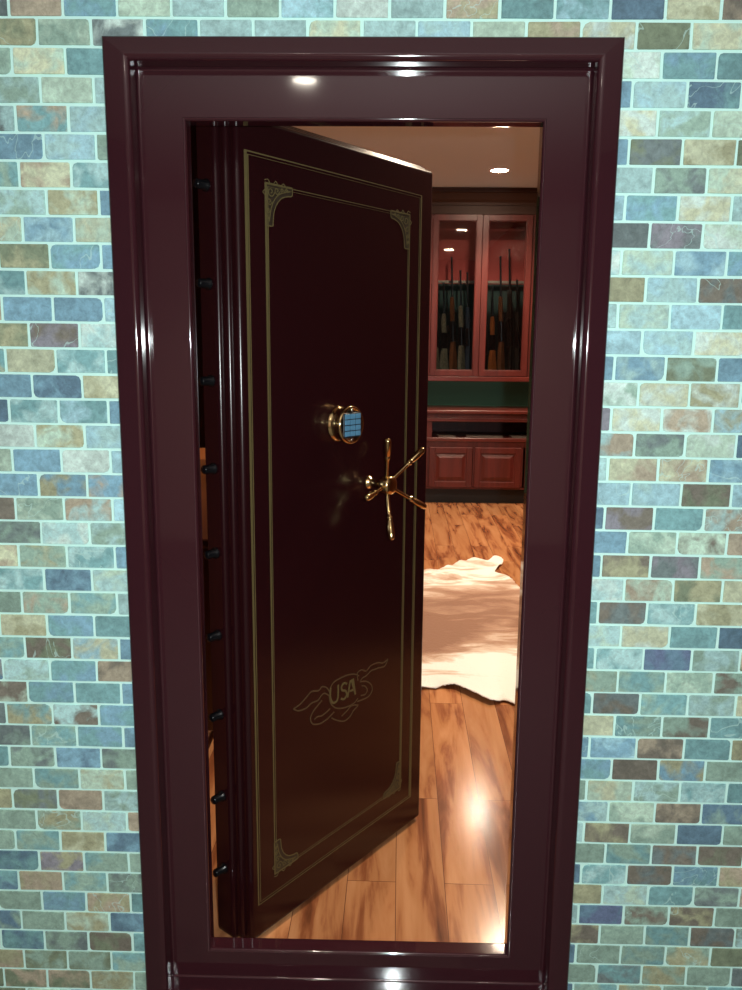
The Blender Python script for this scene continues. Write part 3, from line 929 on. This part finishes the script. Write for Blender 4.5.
rifle(1.275, RY, 1.25, M_POLY, 'carbine', 66, 'tallest rifle behind the right glass door, black with curved magazine')
rifle(1.352, RY, 0.95, M_POLY, 'bolt', 70, 'black rifle at the right edge of the right glass door', False)

# ------------------------------------------------------------------ dark cabinets on the left, seen past the hinge side of the door
LX1 = -0.635
mb = MB()
o = empty('low_cabinet', (-1.02, 2.2, VF))
tag(o, 'dark wood low cabinet glimpsed in the gap left of the vault door', 'cabinet')
L0 = Vector((-1.02, 2.2, VF))
def lbuild(mb, name, m, parent, off):
    bmesh.ops.translate(mb.bm, verts=mb.bm.verts[:], vec=-off)
    return mb.build(name, m, parent)
mb = MB(); mb.box(RX0 + .004, LX1, 1.2, 3.3, VF + 0.08, 0.865, 0.004); mb.box(RX0 + .004, LX1 - .05, 1.25, 3.3, VF, VF + 0.08)
lbuild(mb, 'body', M_CHERRYDK, o, L0)
mb = MB(); mb.box(RX0 + .004, LX1 + .015, 1.185, 3.3, 0.8655, 0.90, 0.006)
lbuild(mb, 'cabinet_top', M_CHERRYDK, o, L0)
for k in range(3):
    y0 = 1.22 + k * 0.69
    mb = MB(); mb.box(LX1 - .001, LX1 + 0.018, y0, y0 + 0.67, VF + 0.1, 0.85, 0.004)
    mb.box(LX1 + .017, LX1 + 0.024, y0 + 0.09, y0 + 0.58, VF + 0.19, 0.76, 0.006)
    lbuild(mb, 'door', M_CHERRYDK, o, L0)
o = empty('high_cabinet', (-1.02, 2.2, 1.235))
L1 = Vector((-1.02, 2.2, 1.235))
tag(o, 'dark wood high cabinet glimpsed above the low one past the vault door', 'cabinet')
mb = MB(); mb.box(RX0 + .004, LX1, 1.2, 3.3, 1.235, VC - .004, 0.004)
lbuild(mb, 'body', M_CHERRYDK, o, L1)
for k in range(3):
    y0 = 1.22 + k * 0.69
    mb = MB(); mb.box(LX1 - .001, LX1 + 0.018, y0, y0 + 0.67, 1.25, VC - .02, 0.004)
    mb.box(LX1 + .017, LX1 + 0.024, y0 + 0.09, y0 + 0.58, 1.34, VC - 0.12, 0.006)
    lbuild(mb, 'door', M_CHERRYDK, o, L1)

# ------------------------------------------------------------------ cowhide rug
OUT = [(-0.50, 1.80), (-0.30, 1.84), (0.0, 1.80), (0.18, 1.79), (0.285, 1.807), (0.33, 1.797), (0.39, 1.735), (0.47, 1.645), (0.54, 1.668), (0.60, 1.60),
       (0.72, 1.45), (0.84, 1.36), (0.97, 1.42), (1.0, 1.60), (0.95, 1.85), (0.98, 2.2), (1.0, 2.7), (0.96, 3.1), (0.885, 3.37), (0.85, 3.55), (0.82, 3.646),
       (0.765, 3.72), (0.775, 3.80), (0.829, 3.93), (0.865, 4.06), (0.838, 4.178), (0.78, 4.12), (0.734, 4.058), (0.68, 4.09), (0.627, 4.081), (0.55, 3.99),
       (0.482, 3.908), (0.42, 3.83), (0.368, 3.80), (0.261, 3.741), (0.1, 3.72), (-0.15, 3.78), (-0.32, 4.0), (-0.45, 4.02), (-0.52, 3.8), (-0.50, 3.4),
       (-0.56, 2.9), (-0.60, 2.4), (-0.55, 2.0)]
cl = smooth_pts(OUT + [OUT[0]], 8)[:-1]
hc = Vector((0.25, 2.75))
bm = bmesh.new()
lay = bm.loops.layers.float_color.new('hide_mask')
NR = 26
rings = []
nn = len(cl)
jit = [random.uniform(-1, 1) for _ in range(nn)]
def hz(x, y, f):
    w_ = 0.006 * sin(x * 9 + y * 4) * sin(y * 7 - x * 3) + 0.006
    ed = max(0.0, (f - 0.80) / 0.20)
    w_ += ed * ed * 0.016 * (0.5 + 0.5 * sin(x * 31 + y * 23)) 
    return VF + 0.007 + max(w_, 0.0) * (1.0 if f > 0.05 else 0.6)
top, bot = [], []
for k in range(1, NR + 1):
    f = k / NR
    f = 1 - (1 - f) ** 1.25
    tr_, br_ = [], []
    for i, p in enumerate(cl):
        q = hc + (Vector(p) - hc) * (f * (1 + (0.006 * jit[i] if k == NR else 0)))
        z = hz(q.x, q.y, f)
        tr_.append(bm.verts.new((q.x, q.y, z if k < NR else z - 0.002)))
        br_.append(bm.verts.new((q.x, q.y, z - 0.006)))
    top.append(tr_); bot.append(br_)
ct = bm.verts.new((hc.x, hc.y, hz(hc.x, hc.y, 0)))
cb_ = bm.verts.new((hc.x, hc.y, hz(hc.x, hc.y, 0) - 0.006))
for i in range(nn):
    j_ = (i + 1) % nn
    bm.faces.new([ct, top[0][i], top[0][j_]]); bm.faces.new([cb_, bot[0][j_], bot[0][i]])
    for k in range(NR - 1):
        bm.faces.new([top[k][i], top[k + 1][i], top[k + 1][j_], top[k][j_]])
        bm.faces.new([bot[k][j_], bot[k + 1][j_], bot[k + 1][i], bot[k][i]])
    bm.faces.new([top[-1][i], bot[-1][i], bot[-1][j_], top[-1][j_]])
def ss(a, b_, x):
    t_ = min(1, max(0, (x - a) / (b_ - a)))
    return t_ * t_ * (3 - 2 * t_)
for f in bm.faces:
    f.smooth = True
    for l in f.loops:
        x, y = l.vert.co.x, l.vert.co.y
        yy = y + 0.10 * sin(x * 5 + 1.0)
        m_ = ss(1.90, 2.55, yy) * (1 - 0.72 * ss(2.9, 3.7, yy))
        m_ *= 1 - 0.3 * ss(0.6, 1.0, x)
        l[lay] = (m_, m_, m_, 1)
bmesh.ops.recalc_face_normals(bm, faces=bm.faces[:])
me = bpy.data.meshes.new('cowhide_rug')
bm.to_mesh(me); bm.free()
me.materials.append(M_HIDE)
tag(link(bpy.data.objects.new('cowhide_rug', me)), 'cream and tan cowhide rug spread on the wood floor', 'rug')

# ------------------------------------------------------------------ lamps
def downlight(x, y, zc_, lens, label, group, r=0.072):
    t = empty('recessed_downlight', (x, y, zc_))
    mb = MB()
    mb.lathe([(r, -0.0005), (r + 0.004, -0.006), (r + 0.018, -0.007), (r + 0.024, -0.0005)], 40, None, True, False)
    mb.build('trim_ring', M_TRIM, t)
    mb = MB()
    mb.lathe([(r, -0.0030), (r, -0.0012)], 40, None, False)
    mb.build('lens', lens, t)
    if True:                                 # the reflector lamp behind the lens throws its light downwards
        sl = bpy.data.lights.new('lamp', 'SPOT')
        sl.energy, sl.color = (SPOT_W, (1.0, 0.79, 0.58)) if lens is M_LENSWARM else (FRONT_SPOT_W, (1.0, 0.90, 0.76))
        sl.spot_size = radians(128); sl.spot_blend = 0.7; sl.shadow_soft_size = 0.04
        so = bpy.data.objects.new('lamp', sl)
        so.location = (0, 0, -0.012)
        link(so, t)
    tag(t, label, 'ceiling light', group)
    return t
for y, lb_ in ((5.74, 'warm recessed ceiling light nearest the gun cabinet'), (3.8, 'warm recessed ceiling light above the cowhide rug'), (1.6, 'warm recessed ceiling light nearest the vault door')):
    downlight(0.955, y, VC, M_LENSWARM, lb_, 'recessed lights in the gun room ceiling')
for (x, y), lb_ in (((-0.36, -1.9), 'recessed light of the outer room, reflected in the frame top'), ((0.78, -3.9), 'recessed light at the right rear of the outer room'), ((-0.72, -3.9), 'recessed light at the left rear of the outer room')):
    downlight(x, y, FC, M_LENSCOOL, lb_, 'recessed lights in the outer room ceiling', 0.05)

# the camera's own flash, beside the lens
ld = bpy.data.lights.new('camera_flash', 'POINT')
ld.energy = FLASH_W
ld.color = (0.90, 1.0, 1.0)
ld.shadow_soft_size = 0.010
lo = bpy.data.objects.new('camera_flash', ld)
lo.location = (0.066, -1.715, EYE + 0.02)
link(lo)

# ------------------------------------------------------------------ world, camera, view
wd = bpy.data.worlds.new('World')
wd.use_nodes = True
wd.node_tree.nodes['Background'].inputs[0].default_value = (0, 0, 0, 1)
SC.world = wd
PIT, YAW, ROL = radians(10.3752), radians(-1.0286), radians(0.52)
R0 = Vector((cos(YAW), -sin(YAW), 0)); U0 = Vector((sin(PIT) * sin(YAW), sin(PIT) * cos(YAW), cos(PIT)))
Fw = Vector((sin(YAW) * cos(PIT), cos(YAW) * cos(PIT), -sin(PIT)))
Rv = R0 * cos(ROL) + U0 * sin(ROL); Uv = U0 * cos(ROL) - R0 * sin(ROL)
cd = bpy.data.cameras.new('camera')
cd.sensor_fit = 'VERTICAL'; cd.sensor_height = 24.0; cd.lens = 810.0 / 990.0 * 24.0
cd.clip_start = 0.02
cam = bpy.data.objects.new('camera', cd)
cam.matrix_world = Matrix(((Rv.x, Uv.x, -Fw.x, 0), (Rv.y, Uv.y, -Fw.y, -1.691), (Rv.z, Uv.z, -Fw.z, EYE), (0, 0, 0, 1)))
link(cam)
SC.camera = cam
SC.view_settings.view_transform = 'Standard'
SC.view_settings.look = 'None'
SC.view_settings.gamma = 1.0
SC.view_settings.use_curve_mapping = False
SC.view_settings.exposure = 0.0
SC.cycles.max_bounces = 10
SC.cycles.transparent_max_bounces = 12
